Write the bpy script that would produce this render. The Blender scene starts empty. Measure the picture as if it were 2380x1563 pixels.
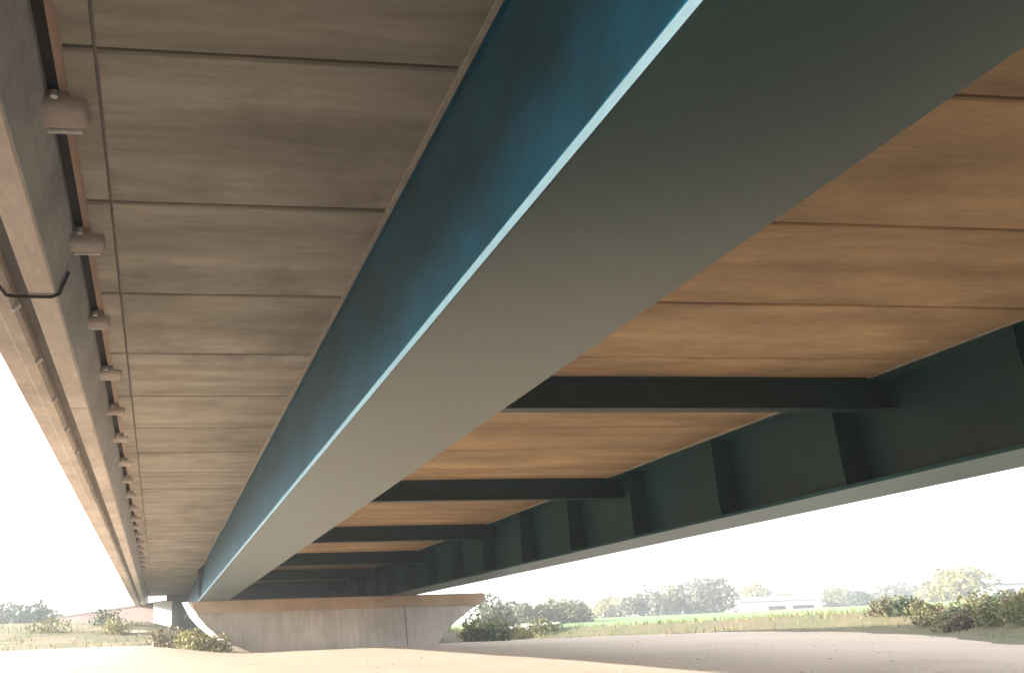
import bpy, bmesh, math, random
from mathutils import Vector, Matrix, noise as mnoise
import numpy as np

sc = bpy.context.scene
COL = sc.collection
random.seed(11)
R = math.radians

# ------------------------------------------------------------------ camera
cam = bpy.data.cameras.new('camera')
cam.sensor_fit = 'HORIZONTAL'; cam.sensor_width = 36.0
cam.lens = 1983.24 / 2379 * 36
cam.shift_x = (1189.5 - 641.83) / 2379; cam.shift_y = 0.0
cam.clip_start = 0.05; cam.clip_end = 6000
co = bpy.data.objects.new('camera', cam); COL.objects.link(co)
r_ = Vector((0.99105761, -0.12865864, -0.03538045)); u_ = Vector((-0.01068513, -0.34082115, 0.94006743)); f_ = Vector((0.1330062, 0.93128293, 0.33914813))
co.matrix_world = Matrix(((r_.x, u_.x, -f_.x, 0), (r_.y, u_.y, -f_.y, 0), (r_.z, u_.z, -f_.z, 0.6), (0, 0, 0, 1)))
sc.camera = co

# ------------------------------------------------------------------ light
SUN_EL = R(16.2); SUN_AZ = R(-86)          # compass angle of the sun from +Y, clockwise: low, on the left
w = bpy.data.worlds.new('World'); sc.world = w; w.use_nodes = True
nt = w.node_tree; bg = nt.nodes['Background']
sky = nt.nodes.new('ShaderNodeTexSky'); sky.sky_type = 'NISHITA'; sky.sun_disc = False
sky.sun_elevation = SUN_EL; sky.sun_rotation = SUN_AZ; sky.dust_density = 2.0; sky.air_density = 1.0
hs = nt.nodes.new('ShaderNodeHueSaturation'); hs.inputs['Saturation'].default_value = 0.28      # thin white haze over the whole sky
nt.links.new(sky.outputs[0], hs.inputs['Color']); nt.links.new(hs.outputs[0], bg.inputs[0]); bg.inputs[1].default_value = 0.15
sl = bpy.data.lights.new('sun', 'SUN'); sl.energy = 5.0; sl.angle = R(0.5); sl.color = (1.0, 0.92, 0.79)
so = bpy.data.objects.new('sun', sl); COL.objects.link(so)
sd = Vector((math.sin(SUN_AZ) * math.cos(SUN_EL), math.cos(SUN_AZ) * math.cos(SUN_EL), math.sin(SUN_EL)))
so.rotation_euler = sd.to_track_quat('Z', 'Y').to_euler()
sc.view_settings.view_transform = 'Standard'; sc.view_settings.look = 'None'
sc.view_settings.exposure = 2.4; sc.view_settings.gamma = 1.0
sc.cycles.max_bounces = 8; sc.cycles.diffuse_bounces = 6

# ------------------------------------------------------------------ materials
def mat(name, base, rough=0.8, var=0.25, scale=1.0, stretch=(1, 1, 1), base2=None, bump=0.0, bscale=30, spec=0.5,
        stain=None, stain_amt=0.0, stain_scale=0.6, fine=0.12, per_obj=0.0, metallic=0.0):
    m = bpy.data.materials.new(name); m.use_nodes = True
    t = m.node_tree; N = t.nodes; L = t.links
    b = N['Principled BSDF']; b.inputs['Roughness'].default_value = rough
    b.inputs['Specular IOR Level'].default_value = spec; b.inputs['Metallic'].default_value = metallic
    tc = N.new('ShaderNodeTexCoord'); mp = N.new('ShaderNodeMapping'); mp.inputs['Scale'].default_value = stretch
    oi = N.new('ShaderNodeObjectInfo'); vm = N.new('ShaderNodeVectorMath'); vm.operation = 'ADD'
    sc_ = N.new('ShaderNodeVectorMath'); sc_.operation = 'SCALE'; sc_.inputs[3].default_value = 37.0
    cb = N.new('ShaderNodeCombineXYZ')
    for i in range(3): L.new(oi.outputs['Random'], cb.inputs[i])
    L.new(cb.outputs[0], sc_.inputs[0])
    L.new(tc.outputs['Object'], vm.inputs[0]); L.new(sc_.outputs[0], vm.inputs[1]); L.new(vm.outputs[0], mp.inputs[0])
    n1 = N.new('ShaderNodeTexNoise'); n1.inputs['Scale'].default_value = scale; n1.inputs['Detail'].default_value = 6
    n1.inputs['Roughness'].default_value = 0.6; L.new(mp.outputs[0], n1.inputs['Vector'])
    cr = N.new('ShaderNodeMapRange'); cr.inputs[1].default_value = 0.3; cr.inputs[2].default_value = 0.7
    L.new(n1.outputs[0], cr.inputs[0])
    mx = N.new('ShaderNodeMix'); mx.data_type = 'RGBA'
    b2 = base2 or tuple(c * (1 - var) for c in base)
    b1 = base if base2 else tuple(c * (1 + var * .6) for c in base)
    mx.inputs[6].default_value = (*b1, 1); mx.inputs[7].default_value = (*b2, 1); L.new(cr.outputs[0], mx.inputs[0])
    out = mx.outputs[2]
    n2 = N.new('ShaderNodeTexNoise'); n2.inputs['Scale'].default_value = bscale; n2.inputs['Detail'].default_value = 5
    L.new(mp.outputs[0], n2.inputs['Vector'])
    if fine:
        f1 = N.new('ShaderNodeMapRange'); f1.inputs[1].default_value = .25; f1.inputs[2].default_value = .75
        f1.inputs[3].default_value = 1 - fine; f1.inputs[4].default_value = 1 + fine; L.new(n2.outputs[0], f1.inputs[0])
        mm = N.new('ShaderNodeVectorMath'); mm.operation = 'SCALE'; L.new(out, mm.inputs[0]); L.new(f1.outputs[0], mm.inputs[3]); out = mm.outputs[0]
    if per_obj:
        f2 = N.new('ShaderNodeMapRange'); f2.inputs[3].default_value = 1 - per_obj; f2.inputs[4].default_value = 1 + per_obj
        L.new(oi.outputs['Random'], f2.inputs[0])
        mm = N.new('ShaderNodeVectorMath'); mm.operation = 'SCALE'; L.new(out, mm.inputs[0]); L.new(f2.outputs[0], mm.inputs[3]); out = mm.outputs[0]
    if stain:
        n3 = N.new('ShaderNodeTexNoise'); n3.inputs['Scale'].default_value = stain_scale; n3.inputs['Detail'].default_value = 8
        n3.inputs['Roughness'].default_value = .65; L.new(vm.outputs[0], n3.inputs['Vector'])
        s1 = N.new('ShaderNodeMapRange'); s1.inputs[1].default_value = .5; s1.inputs[2].default_value = .72; s1.inputs[4].default_value = stain_amt
        L.new(n3.outputs[0], s1.inputs[0])
        m2 = N.new('ShaderNodeMix'); m2.data_type = 'RGBA'; L.new(s1.outputs[0], m2.inputs[0]); L.new(out, m2.inputs[6])
        m2.inputs[7].default_value = (*stain, 1); out = m2.outputs[2]
    L.new(out, b.inputs['Base Color'])
    if bump:
        bp = N.new('ShaderNodeBump'); bp.inputs['Strength'].default_value = bump; bp.inputs['Distance'].default_value = .02
        L.new(n2.outputs[0], bp.inputs['Height']); L.new(bp.outputs[0], b.inputs['Normal'])
    return m

M = {}
M['plank'] = mat('precast_concrete', (.34, .305, .25), .85, .34, 1.1, (.25, 1.6, 1), bump=.25, bscale=9, stain=(.13, .115, .09), stain_amt=.75, stain_scale=.55, per_obj=.07)
M['plank_in'] = mat('formed_concrete', (.33, .235, .138), .85, .4, 1.0, (.32, 1.7, 1), bump=.25, bscale=9, stain=(.17, .11, .065), stain_amt=.6, stain_scale=.5, per_obj=.08)
M['slab'] = mat('deck_concrete', (.20, .18, .16), .9)
M['edge'] = mat('edge_concrete', (.57, .50, .43), .85, .25, .9, (1, .35, 1), bump=.3, bscale=14, stain=(.22, .19, .16), stain_amt=.5, stain_scale=.9)
M['edge_shaded'] = mat('edge_concrete_shaded', (.41, .405, .39), .85, .22, .9, (1, .4, 1), bump=.3, bscale=14, stain=(.2, .19, .18), stain_amt=.5, stain_scale=.9)  # greyer copy of the edge concrete, shade put into the colour
M['bracket'] = mat('bracket_mortar', (.42, .36, .32), .8, .2, 3)
M['lit_side'] = mat('lit_slot_side', (.42, .30, .22), .85, .2, 2, (1, .4, 1))  # orange tone paints the light on the slot's side wall
M['bolt'] = mat('galvanised_bolt', (.55, .55, .53), .45, .1, 8, metallic=.6)
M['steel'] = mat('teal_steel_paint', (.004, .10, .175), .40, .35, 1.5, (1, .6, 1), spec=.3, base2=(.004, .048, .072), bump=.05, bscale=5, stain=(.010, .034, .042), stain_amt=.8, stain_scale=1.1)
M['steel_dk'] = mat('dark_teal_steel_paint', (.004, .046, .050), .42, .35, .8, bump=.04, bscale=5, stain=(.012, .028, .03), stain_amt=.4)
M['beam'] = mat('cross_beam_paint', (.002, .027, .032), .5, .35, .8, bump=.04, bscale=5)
M['flange'] = mat('flange_paint', (.003, .062, .070), .30, .3, .5, (1, .4, 1), spec=.5, stain=(.008, .055, .056), stain_amt=.6, stain_scale=.6)
M['mortar'] = mat('mortar_seal', (.36, .33, .28), .9, .2, 4)
M['pier'] = mat('pier_concrete', (.47, .435, .395), .9, .2, .9, (1, 1, .12), bump=.2, bscale=6, stain=(.30, .255, .22), stain_amt=.7, stain_scale=.45)
M['cap'] = mat('pier_cap_concrete', (.46, .33, .22), .9, .25, .4, (1, 1, .6), stain=(.26, .18, .12), stain_amt=.5)
M['pale'] = mat('pale_concrete', (.55, .53, .50), .85, .12, 1)
M['shade_wall'] = mat('shade_darkened_concrete', (.10, .09, .08), .9, .3, .8)  # darkened so the shade behind the pier is in the wall colour
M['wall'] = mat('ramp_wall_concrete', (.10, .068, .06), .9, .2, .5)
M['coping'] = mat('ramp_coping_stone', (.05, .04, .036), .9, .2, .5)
M['lit_edge'] = mat('pale_sunlit_edge', (.045, .088, .11), .5, .15, 2, (1, .3, 1))  # pale colour stands in for sunlight on the flange edge
M['near_black'] = mat('dark_gap', (.02, .02, .02), .8)
M['sand'] = mat('sand', (.54, .435, .34), .95, .18, .12, base2=(.45, .355, .27), bump=.7, bscale=9, fine=.2, stain=(.35, .265, .20), stain_amt=.5, stain_scale=.25)
M['field'] = mat('grass_sheet', (.10, .21, .05), .95, .3, .12, base2=(.15, .20, .07), bump=.5, bscale=4, fine=.3)
M['bank'] = mat('bank_soil', (.27, .20, .14), .95, .3, .3, base2=(.10, .115, .045), bump=.6, bscale=3, fine=.3)
M['bank2'] = mat('river_bank_soil', (.14, .105, .06), .95, .3, .25, base2=(.085, .10, .04), bump=.6, bscale=3, fine=.3)
M['path'] = mat('gravel_path', (.62, .58, .52), .95, .1, .5, fine=.1)
M['hill'] = mat('hill_scrub', (.12, .12, .11), .95, .3, .02, base2=(.08, .10, .07), fine=.3)
M['white'] = mat('white_render', (.75, .74, .72), .8, .06, .5)
M['roof'] = mat('slate_roof', (.17, .19, .24), .8, .15, .8)
M['glass'] = mat('dark_window', (.02, .03, .04), .15, .1, 1)
M['stone'] = mat('stone', (.44, .37, .30), .9, .3, 6)
M['bark'] = mat('bark', (.10, .075, .055), .95, .3, 4)

def leaf_mat(name, a, b):
    m = bpy.data.materials.new(name); m.use_nodes = True
    N = m.node_tree.nodes; L = m.node_tree.links; p = N['Principled BSDF']; p.inputs['Roughness'].default_value = .6
    g = N.new('ShaderNodeNewGeometry'); mx = N.new('ShaderNodeMix'); mx.data_type = 'RGBA'
    mx.inputs[6].default_value = (*a, 1); mx.inputs[7].default_value = (*b, 1)
    L.new(g.outputs['Random Per Island'], mx.inputs[0]); L.new(mx.outputs[2], p.inputs['Base Color'])
    tr = N.new('ShaderNodeBsdfTranslucent'); L.new(mx.outputs[2], tr.inputs['Color'])
    ms = N.new('ShaderNodeMixShader'); ms.inputs[0].default_value = .3
    L.new(p.outputs[0], ms.inputs[1]); L.new(tr.outputs[0], ms.inputs[2]); L.new(ms.outputs[0], N['Material Output'].inputs[0])
    return m
LM = {'olive': leaf_mat('olive_leaves', (.10, .11, .04), (.17, .17, .07)),
      'grey': leaf_mat('grey_green_leaves', (.085, .10, .06), (.14, .155, .10)),
      'dark': leaf_mat('dark_green_leaves', (.03, .055, .025), (.06, .09, .04)),
      'yellow': leaf_mat('yellow_green_leaves', (.18, .18, .06), (.26, .24, .10)),
      'brown': leaf_mat('dry_brown_leaves', (.11, .095, .055), (.17, .15, .085)),
      'grass': leaf_mat('grass_blades', (.10, .15, .03), (.24, .22, .08)),
      'dry': leaf_mat('dry_grass_blades', (.22, .19, .08), (.32, .27, .14))}

# ------------------------------------------------------------------ helpers
def wloc(o):
    p = Vector((0, 0, 0))
    while o: p += Vector(o.location); o = o.parent
    return p
def obj(name, bm, m, parent=None, smooth=False, origin=None):
    """one mesh object; vertices are given in world coordinates"""
    bmesh.ops.recalc_face_normals(bm, faces=bm.faces)
    o = bpy.data.objects.new(name, bpy.data.meshes.new(name))
    base = wloc(parent) if parent else Vector((0, 0, 0))
    org = Vector(origin) if origin else base
    bmesh.ops.translate(bm, verts=bm.verts, vec=-org)
    if smooth:
        for f in bm.faces: f.smooth = True
    bm.to_mesh(o.data); bm.free(); o.data.materials.append(M[m] if isinstance(m, str) else m)
    COL.objects.link(o); o.location = org - base
    if parent: o.parent = parent
    return o
def tag(o, label, cat, group=None):
    o['label'] = label; o['category'] = cat
    if group: o['group'] = group
    return o
def thing(name, label, cat, loc=(0, 0, 0), group=None):
    o = bpy.data.objects.new(name, None); COL.objects.link(o); o.location = loc; o.empty_display_size = .3
    return tag(o, label, cat, group)
def box(bm, x0, x1, y0, y1, z0, z1, bev=0.0):
    g = bmesh.ops.create_cube(bm, size=1)
    for v in g['verts']: v.co = Vector(((x0 + x1) / 2 + v.co.x * (x1 - x0), (y0 + y1) / 2 + v.co.y * (y1 - y0), (z0 + z1) / 2 + v.co.z * (z1 - z0)))
    if bev:
        es = list({e for v in g['verts'] for e in v.link_edges})
        bmesh.ops.bevel(bm, geom=es, offset=bev, segments=2, affect='EDGES', profile=.5)
    return bm
def B(*a, **k):
    return box(bmesh.new(), *a, **k)
def prism_y(bm, pts, y0, y1):
    """closed (x, z) outline pushed along y"""
    a = [bm.verts.new((x, y0, z)) for x, z in pts]; b = [bm.verts.new((x, y1, z)) for x, z in pts]
    n = len(pts); bm.faces.new(a); bm.faces.new(b[::-1])
    for i in range(n): bm.faces.new((a[i], a[(i + 1) % n], b[(i + 1) % n], b[i]))
    return bm
def cyl(bm, p0, p1, r0, r1, n=10):
    p0 = Vector(p0); p1 = Vector(p1); d = (p1 - p0).normalized(); q = d.to_track_quat('Z', 'Y')
    ring = lambda p, r: [bm.verts.new(p + q @ Vector((r * math.cos(2 * math.pi * i / n), r * math.sin(2 * math.pi * i / n), 0))) for i in range(n)]
    a = ring(p0, r0); b = ring(p1, r1)
    for i in range(n): bm.faces.new((a[i], a[(i + 1) % n], b[(i + 1) % n], b[i]))
    bm.faces.new(a[::-1]); bm.faces.new(b)
    return bm
def sst(t):
    t = max(0.0, min(1.0, t)); return t * t * (3 - 2 * t)

# ------------------------------------------------------------------ terrain
SAND = [(-90, -40), (-90, 43), (-30, 44), (-12, 45), (-2, 47), (3, 46.5), (8, 48), (16, 50), (21, 58), (26, 70), (30, 74), (33.5, 72), (34, 55), (33, 42), (32, 34), (27, 25), (26, 20), (26, 8), (27, -40)]
def sdist(x, y):
    """distance outside the sand bed (negative inside)"""
    ins = False; d = 1e9; n = len(SAND)
    for i in range(n):
        x0, y0 = SAND[i]; x1, y1 = SAND[(i + 1) % n]
        if (y0 > y) != (y1 > y) and x < (x1 - x0) * (y - y0) / (y1 - y0) + x0: ins = not ins
        dx, dy = x1 - x0, y1 - y0; t = max(0, min(1, ((x - x0) * dx + (y - y0) * dy) / (dx * dx + dy * dy)))
        d = min(d, math.hypot(x - x0 - t * dx, y - y0 - t * dy))
    return -d if ins else d
BASE = ([-30, 5, 15, 19.5, 29.5, 39, 46, 75], [-.62, -.58, -.48, -.34, -.02, .2, .3, .34])      # the sand rises gently towards the pier
def hgt(x, y):
    d = sdist(x, y)
    z = .05 * mnoise.noise((x * .22, y * .22, 0)) + .025 * mnoise.noise((x * .9, y * .9, 3))
    z += float(np.interp(y, BASE[0], BASE[1]))
    left = sst((5 - x) / 7)
    z += left * .5 * sst((y - 24) / 20)
    if d > 0:
        right = .75 * sst(d / 2.5) + 2.0 * sst((d - 3) / 110) + 1.2 * sst((d - 60) / 200)
        lft = 1.75 * sst(d / 22)
        z += right * (1 - left) + lft * left
    z += max(4.2 * sst((-3 - y) / 8), 5.6 * sst((-5 - x) / 5.5) * sst((16 - y) / 6))      # unseen bank and left mound, added to shade the near ground
    z += .12 * mnoise.noise((x * .05, y * .05, 7)) * sst(math.hypot(x, y) / 60 - .3)
    return z
def axis(segs):
    out = []
    for a, b, s in segs:
        n = max(1, round((b - a) / s)); out += [a + (b - a) * i / n for i in range(n)]
    return out + [segs[-1][1]]
XS = axis([(-900, -200, 100), (-200, -60, 20), (-60, -16, 3), (-16, 34, 1.0), (34, 75, 1.6), (75, 200, 10), (200, 400, 25), (400, 1500, 110)])
YS = axis([(-120, -20, 20), (-20, 4, 2), (4, 75, 1.0), (75, 140, 2.0), (140, 300, 12), (300, 600, 40), (600, 2500, 200)])
def sheet(name, m, keep, dz=0.0):
    bm = bmesh.new(); vs = {}
    def V(i, j):
        if (i, j) not in vs: vs[i, j] = bm.verts.new((XS[i], YS[j], HT[i][j] + (dz if callable(dz) is False else dz(XS[i], YS[j]))))
        return vs[i, j]
    for i in range(len(XS) - 1):
        for j in range(len(YS) - 1):
            if keep(i, j): bm.faces.new((V(i, j), V(i + 1, j), V(i + 1, j + 1), V(i, j + 1)))
    o = obj(name, bm, m, smooth=True); o['kind'] = 'structure'
    return o
HT = [[hgt(x, y) for y in YS] for x in XS]
SD = [[sdist(x, y) for y in YS] for x in XS]
def smax(i, j): return max(SD[i][j], SD[i + 1][j], SD[i][j + 1], SD[i + 1][j + 1])
sheet('ground', 'sand', lambda i, j: True)
# grass sheets lie a little above the sand and dive under it along their ragged edge
sheet('grass_field', 'field', lambda i, j: smax(i, j) > 3.0 and XS[i] >= 5, lambda x, y: .07 + min(0, (sdist(x, y) - 5.5) * .05) + .05 * mnoise.noise((x * .4, y * .4, 1)))
sheet('grass_bank', 'bank2', lambda i, j: smax(i, j) > -2 and XS[i] >= 5 and min(SD[i][j], SD[i+1][j], SD[i][j+1], SD[i+1][j+1]) < 11, lambda x, y: .05 + min(0, (sdist(x, y) + .3) * .07) + max(-.3, -.04 * max(0, sdist(x, y) - 6)) + .05 * mnoise.noise((x * .5, y * .5, 4)))
sheet('grass_embankment', 'bank', lambda i, j: smax(i, j) > -1 and XS[i] < 5, lambda x, y: .05 + min(0, (sdist(x, y) - 1.5) * .05) + .09 * mnoise.noise((x * .35, y * .35, 1)))

# gravel path climbing the field on the right
pbm = bmesh.new(); pts = [(29, 76), (35, 88), (44, 104), (56, 126), (72, 152), (92, 184)]; prev = None
for k in range(61):
    t = k / 60 * (len(pts) - 1); i = min(int(t), len(pts) - 2); a = Vector(pts[i]).lerp(Vector(pts[i + 1]), t - i)
    s = [pbm.verts.new((a.x + o, a.y - o * .5, hgt(a.x + o, a.y - o * .5) + .3)) for o in (-2.8, 0, 2.8)]
    if prev:
        for q in range(2): pbm.faces.new((prev[q], prev[q + 1], s[q + 1], s[q]))
    prev = s
po = obj('path', pbm, 'path', smooth=True); po['kind'] = 'structure'

# distant ridge
hb = bmesh.new(); prev = None
for k in range(90):
    a = R(-75 + 150 * k / 89); ring = []
    for q, (rad, hh) in enumerate(((900, -2), (1000, 14), (1150, 24), (1500, 30), (1900, -5))):
        n = mnoise.noise((a * 4, q * .6, 2)) * .5 + mnoise.noise((a * 15, q, 5)) * .2
        rise = .55 + .45 * sst((a + .1) / .8)
        ring.append(hb.verts.new((rad * math.sin(a), rad * math.cos(a), 3 + (hh * rise * (1 + n) if hh > 0 else hh))))
    if prev:
        for q in range(4): hb.faces.new((prev[q], prev[q + 1], ring[q + 1], ring[q]))
    prev = ring
ho = obj('hills', hb, 'hill', smooth=True); ho['kind'] = 'structure'

# ------------------------------------------------------------------ the bridge
Z0 = 4.6            # soffit
Y0, Y1 = -22.0, 72.0
br = thing('road_bridge', 'long steel and concrete road bridge with teal girders passing overhead', 'bridge', (7, 25, 0))
JO, JS = 5.097, 2.22       # first visible joint between precast panels and their spacing
GAP = .045
XL, XR = 2.75, 12.63       # girder webs
obj('deck_slab', B(-1.15, 16.6, Y0, Y1, 4.83, 5.06), 'slab', br)
def plank(name, x0, x1, y0, y1, m):
    bm = bmesh.new(); dz = random.uniform(-.006, .006); c = .018
    zb = Z0 + dz
    prof = [(y0, zb + c), (y0 + c, zb), (y1 - c, zb), (y1, zb + c), (y1, zb + .2), (y0, zb + .2)]
    a = [bm.verts.new((x0, y, z)) for y, z in prof]; b = [bm.verts.new((x1, y, z)) for y, z in prof]
    bm.faces.new(a); bm.faces.new(b[::-1])
    for i in range(6): bm.faces.new((a[i], a[(i + 1) % 6], b[(i + 1) % 6], b[i]))
    return obj(name, bm, m, br)
k0 = int((Y0 - JO) / JS); nj = int((Y1 - JO) / JS)
for k in range(k0, nj):
    ya = JO + k * JS + GAP / 2; yb = ya + JS - GAP
    plank('edge_strip', -.72, -.505, ya + random.uniform(-.01, .01), yb, 'plank')
    plank('overhang_panel', -.475, 2.24, ya, yb, 'plank')
    plank('deck_panel', 3.27, 12.17, ya, yb, 'plank_in')
    if ya > -6: plank('outer_overhang_panel', 13.09, 15.7, ya, yb, 'plank')

def girder(name, xw, tf, bf, stiffs, side):
    if side > 0:      # narrow box: outer web leaning out towards its foot
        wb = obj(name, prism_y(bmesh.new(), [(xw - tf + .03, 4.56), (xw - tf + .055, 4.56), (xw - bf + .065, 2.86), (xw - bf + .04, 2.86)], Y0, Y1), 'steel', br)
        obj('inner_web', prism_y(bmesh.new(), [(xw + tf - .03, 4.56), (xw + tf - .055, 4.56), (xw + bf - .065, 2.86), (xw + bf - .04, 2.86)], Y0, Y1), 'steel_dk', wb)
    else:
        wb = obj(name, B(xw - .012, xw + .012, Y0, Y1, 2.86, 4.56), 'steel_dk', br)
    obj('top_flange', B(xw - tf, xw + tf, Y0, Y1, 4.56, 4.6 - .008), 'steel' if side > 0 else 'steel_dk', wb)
    obj('bottom_flange', B(xw - bf, xw + bf, Y0, Y1, 2.8, 2.86, bev=.004), 'flange', wb)
    if side > 0: obj('sunlit_edge_strip', B(xw - bf - .007, xw - bf - .001, Y0, Y1, 2.802, 2.864), 'lit_edge', wb)  # added strip, coloured like the flange edge in sun
    for s in (-1, 1):
        obj('mortar_seal', B(*sorted((xw + s * (tf + .004), xw + s * (tf + .05))), Y0, Y1, 4.575, 4.7), 'mortar', wb)
    for y in stiffs:
        bm = bmesh.new(); d = side * .52; q = side * .42
        prism = [(xw + side * .013, 2.862), (xw + d, 2.862), (xw + d, 3.2), (xw + q, 4.557), (xw + side * .013, 4.557)]
        prism_y(bm, prism, y, y + .025)
        obj('stiffener', bm, 'steel_dk', wb)
    return wb
BY = [12.73 + 9.313 * k for k in range(-3, 7)]
girder('box_girder', XL, .51, .755, [], 1)
st = [13.73 + 3.63 * k for k in range(-6, 16)]
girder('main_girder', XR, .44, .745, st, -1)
# dark bearing stiffener on the outside of the near girder above the pier
gw = [o for o in br.children if o.name.startswith('box_girder')][0]
obj('bearing_stiffener', prism_y(bmesh.new(), [(2.262, 4.557), (1.95, 4.3), (1.95, 3.2), (2.028, 2.866)], 44.5, 45.1), 'near_black', gw)

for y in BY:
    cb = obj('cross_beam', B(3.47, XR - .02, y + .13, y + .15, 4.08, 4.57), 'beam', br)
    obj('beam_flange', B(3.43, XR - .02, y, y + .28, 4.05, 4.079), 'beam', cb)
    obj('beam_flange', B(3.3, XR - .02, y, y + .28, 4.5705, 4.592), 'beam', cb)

obj('seam_mortar', B(-.503, -.477, Y0, Y1, 4.622, 4.8), 'slab', br)
obj('lit_slot_strip', B(-.80, -.7215, Y0, Y1, 4.655, 4.732), 'lit_side', br)  # added bead, coloured as the lit side of the slot
obj('slot_shade_strip', B(-.93, -.715, Y0, Y1, 4.735, 4.80), 'near_black', br)  # black strip painting the shade inside the slot
# left edge: slot, edge beam, groove, cornice
SEG = 4.44
for k in range(-6, 17):
    ya = 8.32 + k * SEG - SEG / 1; yb = ya + SEG - .025
    e = obj('edge_beam', prism_y(bmesh.new(), [(-.905, 4.63), (-1.0, 4.3), (-1.075, 4.08), (-1.36, 4.08), (-1.36, 5.05), (-.905, 5.05)], ya, yb), 'edge_shaded', br)
    obj('edge_beam_lit_bottom', prism_y(bmesh.new(), [(-1.085, 4.08 - .003), (-1.10, 4.06), (-1.34, 4.06), (-1.355, 4.08 - .003)], ya, yb), 'edge', e)  # thin plate in the paler concrete, painting bounced light under the beam
    c = obj('cornice', prism_y(bmesh.new(), [(-1.55, 4.14), (-1.58, 4.07), (-1.72, 4.065), (-1.76, 4.095), (-1.97, 4.10), (-1.99, 4.13), (-1.99, 5.3), (-1.40, 5.3), (-1.40, 5.06), (-1.55, 4.9)], ya + .001, yb + .023), 'edge', br)
obj('groove_channel', B(-1.545, -1.365, Y0, Y1, 4.26, 4.3), 'slab', br)
for k in range(-3, 36):
    y = 8.77 + 1.82 * k - 3.64
    if y > Y1 - 1: break
    obj('bolt', cyl(bmesh.new(), (-1.52, y, 4.13), (-1.585, y, 4.055), .035, .03, 8), 'bolt', br)
for k in range(-2, 30):
    y = 5.82 + JS * k
    if y > Y1 - 1: break
    j = random.uniform(-.12, .12); e = random.uniform(-.05, .06); q = random.uniform(-.03, .03)
    b = obj('bracket', box(bmesh.new(), -1.02 + q, -.64 + e, y + j - abs(e), y + j + .26 + q * 2, 4.51 + q, 4.70, bev=.055), 'bracket', br, smooth=True)
    obj('bracket_plate', box(bmesh.new(), -1.0, -.70 + e, y + j + .31, y + j + .37, 4.545, 4.64, bev=.012), 'pale', b)
    obj('bracket_bolt', cyl(bmesh.new(), (-.83, y + j - .1, 4.62), (-.83, y + j - .1, 4.57), .03, .03, 8), 'bolt', b)
# thin drip pipe bent across the edge beam at a segment joint
bm = bmesh.new(); ps = [(-1.60, 8.05, 4.03), (-1.57, 8.28, 4.03), (-1.45, 8.32, 4.035), (-1.12, 8.32, 4.035), (-1.05, 8.32, 4.07), (-.97, 8.36, 4.33)]
for a, b in zip(ps, ps[1:]): cyl(bm, a, b, .018, .018, 8)
obj('drip_pipe', bm, 'near_black', br)
obj('outer_cornice', prism_y(bmesh.new(), [(15.75, 4.62), (15.9, 4.1), (16.7, 4.1), (16.7, 5.3), (16.3, 5.3), (15.75, 4.82)], Y0, Y1), 'edge', br)

# ------------------------------------------------------------------ pier
pr = thing('bridge_pier', 'wide concrete pier wall with curved left end under the bridge', 'bridge pier', (9, 45.7, .2))
left_c = [(1.15, 2.78), (1.3, 2.5), (1.55, 2.05), (1.95, 1.6), (2.5, 1.15), (3.2, .72), (4.0, .35), (4.6, .05), (5.0, -.3)]
right_c = [(13.7, -.3), (14.3, .5), (15.1, 1.3), (16.0, 1.9), (16.5, 2.2)]
prism_in = [(x + .42, z - .0) for x, z in left_c]
obj('pier_wall', prism_y(bmesh.new(), [(x, min(z, 2.2)) for x, z in prism_in if z < 2.2] + right_c + [(1.92, 2.2)], 45.0, 46.4), 'pier', pr)
obj('pier_cap', prism_y(bmesh.new(), [(1.45, 2.78), (1.62, 2.5), (1.9, 2.203), (16.6, 2.203), (16.95, 2.5), (16.95, 2.72), (16.85, 2.78)], 44.9, 46.5), 'cap', pr)
bm = bmesh.new(); A = [bm.verts.new((x + .41, 44.97 if z < 2.2 else 44.88, z)) for x, z in left_c]; C = [bm.verts.new((x, 45.5, z + .0)) for x, z in left_c]; D = [bm.verts.new((x + .1, 46.4, z)) for x, z in left_c]
E_ = [bm.verts.new((x + .41, 46.35, z)) for x, z in left_c]
for P, Q in ((A, C), (C, D), (D, E_), (E_, A)):
    for i in range(len(A) - 1): bm.faces.new((P[i], P[i + 1], Q[i + 1], Q[i]))
bm.faces.new((A[0], C[0], D[0], E_[0])); bm.faces.new((A[-1], C[-1], D[-1], E_[-1]))
obj('curved_edge', bm, 'pale', pr)
obj('wall_joint', B(12.57, 12.6, 44.985, 44.9995, .1, 2.2), 'near_black', pr)
# far abutment, 70 m off
ab = thing('bridge_abutment', 'pale concrete abutment block at the far end of the bridge', 'abutment', (6, 71, 1.5))
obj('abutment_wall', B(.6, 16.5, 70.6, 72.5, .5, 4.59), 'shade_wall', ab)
bm = bmesh.new(); box(bm, -.75, .75, -.6, .6, 1.5, 4.0, bev=.05)
bmesh.ops.rotate(bm, verts=bm.verts, cent=(0, 0, 0), matrix=Matrix.Rotation(R(-20), 3, 'Z')); bmesh.ops.translate(bm, verts=bm.verts, vec=(.5, 68.6, 0))
obj('wing_block', bm, 'white', ab)
rw = thing('ramp_wall', 'low mauve brown parapet wall of the approach ramp left of the bridge', 'wall', (-4, 82, 2.5))
obj('abutment_wall', B(-2.2, 16.6, -9, -7.6, -.5, 4.59), 'pier', thing('bridge_abutment', 'unseen concrete wall added at the near end of the bridge to block light', 'abutment', (7, -8, 0)))  # unseen wall, added behind the camera to close off light from there
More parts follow.
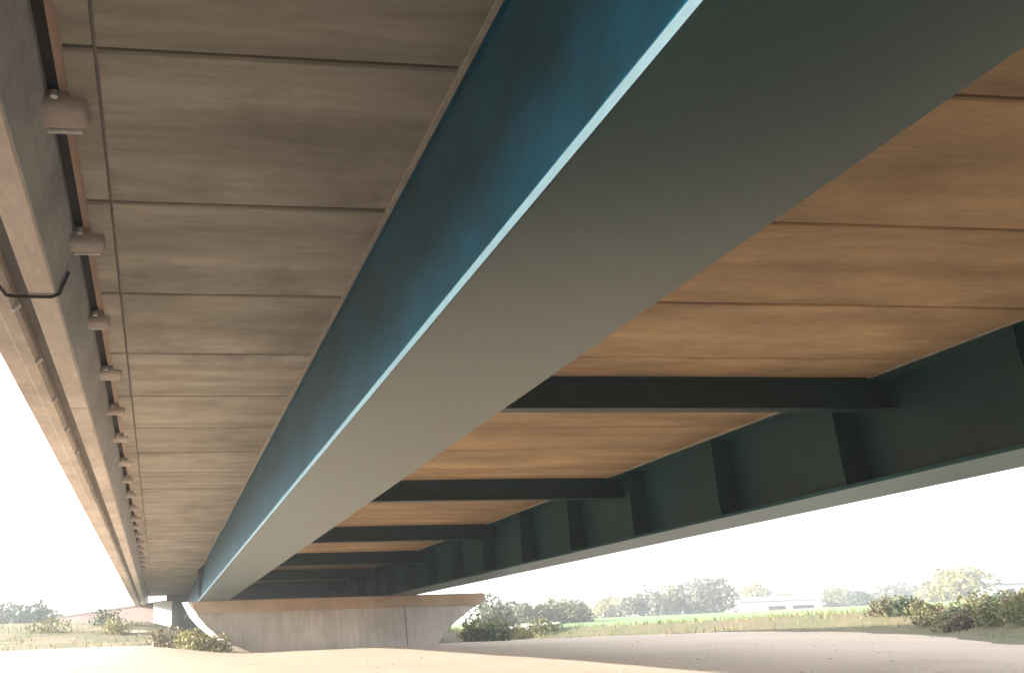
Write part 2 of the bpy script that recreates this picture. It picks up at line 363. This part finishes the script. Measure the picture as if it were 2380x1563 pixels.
def slant(x0, y0, x1, y1, za, zb, ta, tb, th):
    bm = bmesh.new(); d = Vector((x1 - x0, y1 - y0, 0)).normalized(); n = Vector((-d.y, d.x, 0)) * th
    v = []
    for (x, y, z, t) in ((x0, y0, za, ta), (x1, y1, zb, tb)):
        p = Vector((x, y, 0)); v.append([bm.verts.new(p + Vector((0, 0, z))), bm.verts.new(p + n + Vector((0, 0, z))), bm.verts.new(p + n + Vector((0, 0, t))), bm.verts.new(p + Vector((0, 0, t)))])
    for i in range(4): bm.faces.new((v[0][i], v[0][(i + 1) % 4], v[1][(i + 1) % 4], v[1][i]))
    bm.faces.new(v[0]); bm.faces.new(v[1][::-1]); return bm
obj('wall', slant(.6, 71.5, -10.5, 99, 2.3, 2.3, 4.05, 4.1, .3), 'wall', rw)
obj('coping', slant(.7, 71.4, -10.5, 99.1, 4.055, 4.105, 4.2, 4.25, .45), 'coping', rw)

# ------------------------------------------------------------------ planting
def leaves_mesh(name, blobs, n, size, seed, flat=1.0):
    rng = np.random.default_rng(seed); P = []
    wts = np.array([b[3] ** 2 for b in blobs]); wts = wts / wts.sum()
    idx = rng.choice(len(blobs), n, p=wts); d = rng.normal(size=(n, 3)); d /= np.linalg.norm(d, axis=1)[:, None]
    rad = rng.uniform(.45, 1.08, n) ** .6
    c = np.array([b[:3] for b in blobs])[idx]; rr = np.array([b[3] for b in blobs])[idx]
    P = c + d * (rad * rr)[:, None] * np.array([1, 1, flat])
    a = rng.normal(size=(n, 3)); a /= np.linalg.norm(a, axis=1)[:, None]
    b = np.cross(a, rng.normal(size=(n, 3))); b /= np.linalg.norm(b, axis=1)[:, None]
    s = (size * rng.uniform(.5, 1.3, n))[:, None]
    V = np.stack([P - a * s, P + b * s * .55, P + a * s, P - b * s * .55], 1).reshape(-1, 3)
    me = bpy.data.meshes.new(name); me.from_pydata(V.tolist(), [], np.arange(4 * n).reshape(n, 4).tolist()); me.update()
    return me
def crown_blobs(rng, h, wd, low, k):
    bl = []
    for i in range(k):
        t = rng.random(); z = h * (low + (1 - low) * t) * .9; rad = wd * .5 * math.sin(math.pi * (.2 + .72 * t)) ** .8
        a = rng.random() * 6.28; q = rad * rng.random() ** .6 * .8
        bl.append((q * math.cos(a), q * math.sin(a), z, wd * rng.uniform(.13, .24)))
    return bl
def plant(kind, x, y, h, wd, leaf, label, cat, group=None, seed=0, n=900, low=.12, k=16, dz=0, size=None):
    rng = random.Random(seed); z = hgt(x, y) - .05 + dz
    r = thing(kind, label, cat, (x, y, z), group); r.rotation_euler.z = rng.random() * 6.28
    bl = crown_blobs(rng, h, wd, low, k)
    me = leaves_mesh('crown', bl, n, size or (.05 * wd + .1), seed)
    o = bpy.data.objects.new('crown' if 'tree' in kind else 'foliage', me); me.materials.append(LM[leaf]); COL.objects.link(o); o.parent = r
    bm = bmesh.new(); tr = .03 * h
    cyl(bm, (0, 0, -.1), (.05 * wd, 0, h * .55), tr, tr * .5, 7)
    for b in bl[:6]: cyl(bm, (.02 * wd, 0, h * rng.uniform(.12, .4)), b[:3], tr * .45, tr * .12, 5)
    t = bpy.data.objects.new('trunk' if 'tree' in kind else 'stem', bpy.data.meshes.new('trunk')); bm.to_mesh(t.data); bm.free(); t.data.materials.append(M['bark']); COL.objects.link(t); t.parent = r
    return r
# far skyline on the right: (x, y, height, width, leaves)
def at(px, d):     # sideways place of an image column at depth d, on level ground
    px = px - 641.83; v = r_ * (px / 1983.24) + f_ - u_ * .33
    return v.x * d / v.y
exec_list = [
 (1140, 95, 4.0, 5.5, 'grey', 'blue grey bushy tree rising just right of the bridge pier'),
 (1205, 120, 4.2, 6, 'grey', 'small grey green tree left of the rounded olive shrub'),
 (1290, 120, 3.6, 6.5, 'olive', 'rounded olive shrub on the skyline right of the pier'),
 (1345, 125, 3.4, 6, 'olive', 'low olive tree tapering to the right on the skyline'),
 (1420, 170, 3.6, 9, 'yellow', 'wide low yellow green tree in the skyline dip'),
 (1510, 150, 5.6, 8, 'grey', 'dark grey green tree at the left of the tall clump'),
 (1580, 155, 6.3, 8, 'olive', 'middle olive tree of the tall clump'),
 (1655, 150, 7.2, 10, 'grey', 'tallest grey green tree of the clump left of the white barn'),
 (1770, 190, 8.2, 9, 'yellow', 'pale yellow tree standing behind the white barn'),
 (1960, 165, 4.0, 9, 'olive', 'olive tree just right of the white barn'),
 (2010, 150, 3.6, 5, 'dark', 'dark green tree in the middle of the field hedge'),
 (2090, 170, 4.4, 10, 'grey', 'grey green tree left of the tall pale tree'),
 (2245, 120, 6.6, 9.5, 'yellow', 'tall pale yellow green tree at the right of the field'),
 (2310, 130, 5.0, 8, 'dark', 'dark green tree in front of the house at right'),
 (1850, 200, 4.2, 10, 'olive', 'low olive tree on the ridge behind the barn roof'),
 (2165, 175, 4.0, 10, 'olive', 'broad olive tree behind the field hedge'),
]
for i, (px, d, h, wd, lf, lab) in enumerate(exec_list):
    plant('skyline_tree', at(px, d), d, h * (.55 if px > 2200 else .72), wd * 1.1, lf, lab, 'tree', 'trees along the far field', seed=20 + i, n=2200, low=.06, k=20, size=.045 * wd)
for i, (px, d, h, wd, lf, lab) in enumerate([
 (20, 120, 4.4, 9, 'grey', 'low pale grey tree at the left edge'),
 (75, 115, 5.0, 7, 'dark', 'dark grey domed tree left of the approach ramp'),
 (120, 120, 3.0, 6, 'grey', 'small grey shrubby tree beside the ramp wall end')]):
    plant('skyline_tree', at(px, d), d, h * .62, wd * 1.15, lf, lab, 'tree', 'trees left of the ramp', seed=60 + i, n=2200, low=.05, k=20, size=.045 * wd)
# brushy hedge on the right bank
for i in range(15):
    px = 2060 + 24 * i; d = 38 - i * .75 + random.uniform(-1, 2.5)
    plant('bank_shrub', at(px, d), d, random.uniform(.38, .66) * (1 + .02 * i), random.uniform(1.5, 2.3), ('brown', 'olive', 'dark', 'brown', 'olive')[i % 5],
          'dry brushy shrub in the hedge on the right bank', 'shrub', 'shrubs on the right bank', seed=80 + i, n=700, low=.05, size=.09)
for i, (px, d, h, wd, lf, lab) in enumerate([
 (1100, 52, 1.45, 2.6, 'yellow', 'yellow green bush against the right end of the pier'),
 (1150, 58, 1.2, 3.2, 'olive', 'olive bush second from the pier end'),
 (1205, 64, .8, 2.6, 'yellow', 'low yellow bush beside the foot of the gravel path'),
 (1130, 50, .6, 2.6, 'dark', 'low dark shrub on the sand edge by the pier'),
 (1260, 74, .8, 4, 'olive', 'low olive clump on the sand edge right of the path foot')]):
    plant('pier_bush', at(px, d), d, h, wd, lf, lab, 'bush', seed=110 + i, n=800, low=.03, size=.13)
for i, (px, d, h, wd, lf, lab) in enumerate([
 (240, 62, 1.0, 3.0, 'dark', 'green bush on the left embankment below the ramp wall'),
 (270, 57, .7, 2.4, 'yellow', 'yellow green tuft low on the left embankment'),
 (440, 44.2, .75, 2.2, 'yellow', 'yellow green bush at the curved foot of the pier'),
 (500, 43.8, .65, 2.0, 'yellow', 'low yellow bush in front of the pier wall corner'),
 (395, 46, .8, 2.4, 'brown', 'brown scrubby bush left of the pier foot'),
 (110, 58, .6, 3.5, 'olive', 'long low olive bush on the grass at left')]):
    plant('embankment_bush', at(px, d), d, h, wd, lf, lab, 'bush', seed=130 + i, n=700, low=.03, size=.1)

# grass blades along the banks: nobody could count them
rng = np.random.default_rng(5); Vv = []; Ff = []
def blades(n, fx, hmin, hmax):
    c = 0
    while c < n:
        x, y = fx()
        d = sdist(x, y)
        if d < -.5 or (d < 1.5 and rng.random() < .5): continue
        z = hgt(x, y); h = rng.uniform(hmin, hmax); a = rng.random() * 6.28; wv = .02 + .0006 * y; lx, ly = rng.normal(0, .25 * h, 2); k = len(Vv)
        Vv.extend([(x - wv * math.cos(a), y - wv * math.sin(a), z - .05), (x + wv * math.cos(a), y + wv * math.sin(a), z - .05), (x + lx, y + ly, z + h)]); Ff.append((k, k + 1, k + 2)); c += 1
blades(1300, lambda: (rng.uniform(-14, 5), rng.uniform(44, 66)), .08, .3)
blades(5000, lambda: (rng.uniform(24, 70), rng.uniform(20, 75)), .12, .45)
blades(1500, lambda: (rng.uniform(14, 34), rng.uniform(48, 90)), .2, .55)
me = bpy.data.meshes.new('grass'); me.from_pydata(Vv, [], Ff); me.materials.append(LM['grass']); go = bpy.data.objects.new('grass', me); COL.objects.link(go)
go['kind'] = 'stuff'; tag(go, 'rough grass growing along the sandy banks', 'grass')

# loose stones on the sand: nobody could count them
bm = bmesh.new()
for k in range(380):
    y = 9 + 38 * rng.random() ** 1.4; x = rng.uniform(-.22 * y, .95 * y)
    if sdist(x, y) > -.5: continue
    q = rng.uniform(.01, .034) * (1.6 if rng.random() < .12 else 1)
    g = bmesh.ops.create_icosphere(bm, subdivisions=1, radius=1, matrix=Matrix.Translation((x, y, hgt(x, y) + q * .25)) @ Matrix.Rotation(rng.random() * 6, 4, 'Z') @ Matrix.Diagonal((q * rng.uniform(.8, 1.7), q, q * .6, 1)))
so_ = obj('pebbles', bm, 'stone'); so_['kind'] = 'stuff'; tag(so_, 'scattered loose stones lying on the sand', 'stones')

# ------------------------------------------------------------------ far buildings
def barn(name, label, x, y, L, wd, hw, hr, rot, doors):
    z = hgt(x, y) - .1
    r = thing(name, label, 'building', (x, y, z)); r.rotation_euler.z = rot
    def P(nm, bm, m, par=r):
        o = bpy.data.objects.new(nm, bpy.data.meshes.new(nm)); bmesh.ops.recalc_face_normals(bm, faces=bm.faces); bm.to_mesh(o.data); bm.free(); o.data.materials.append(M[m]); COL.objects.link(o); o.parent = par; return o
    P('wall', B(-L / 2, L / 2, -wd / 2, wd / 2, -1, hw), 'white')
    bm = bmesh.new(); e = .35
    pr_ = [(-wd / 2 - e, hw + .005), (wd / 2 + e, hw + .005), (wd / 2 + e, hw + .12), (0, hw + hr), (-wd / 2 - e, hw + .12)]
    a = [bm.verts.new((-L / 2 - e, p, q)) for p, q in pr_]; b = [bm.verts.new((L / 2 + e, p, q)) for p, q in pr_]
    bm.faces.new(a); bm.faces.new(b[::-1])
    for i in range(5): bm.faces.new((a[i], a[(i + 1) % 5], b[(i + 1) % 5], b[i]))
    P('roof', bm, 'roof')
    for (u, wv, z0, z1) in doors: P('window', B(u - wv / 2, u + wv / 2, -wd / 2 - .03, -wd / 2 + .02, z0, z1), 'glass')
barn('white_barn', 'long low white barn with slate roof across the field', at(1800, 165), 165, 16, 7, 1.9, 1.0, R(-8), [(-1, 3.4, .1, 1.0), (4.2, 4.2, .1, 1.0)])
barn('white_house', 'white house at the right edge behind the trees', at(2372, 125), 125, 8, 6, 2.2, 1.2, R(-10), [(-2.4, 1.2, .7, 1.6), (0, 1.2, .7, 1.6), (2.4, 1.2, .7, 1.6)])

# ------------------------------------------------------------------ air
hz = obj('haze', B(-960, 1560, -180, 2560, -3, 60), 'sand'); hz['kind'] = 'stuff'
hm = bpy.data.materials.new('air'); hm.use_nodes = True; hn = hm.node_tree.nodes; hn.remove(hn['Principled BSDF'])
pv = hn.new('ShaderNodeVolumePrincipled'); pv.inputs['Color'].default_value = (.88, .92, 1, 1); pv.inputs['Density'].default_value = .0019
hm.node_tree.links.new(pv.outputs[0], hn['Material Output'].inputs['Volume']); hz.data.materials[0] = hm
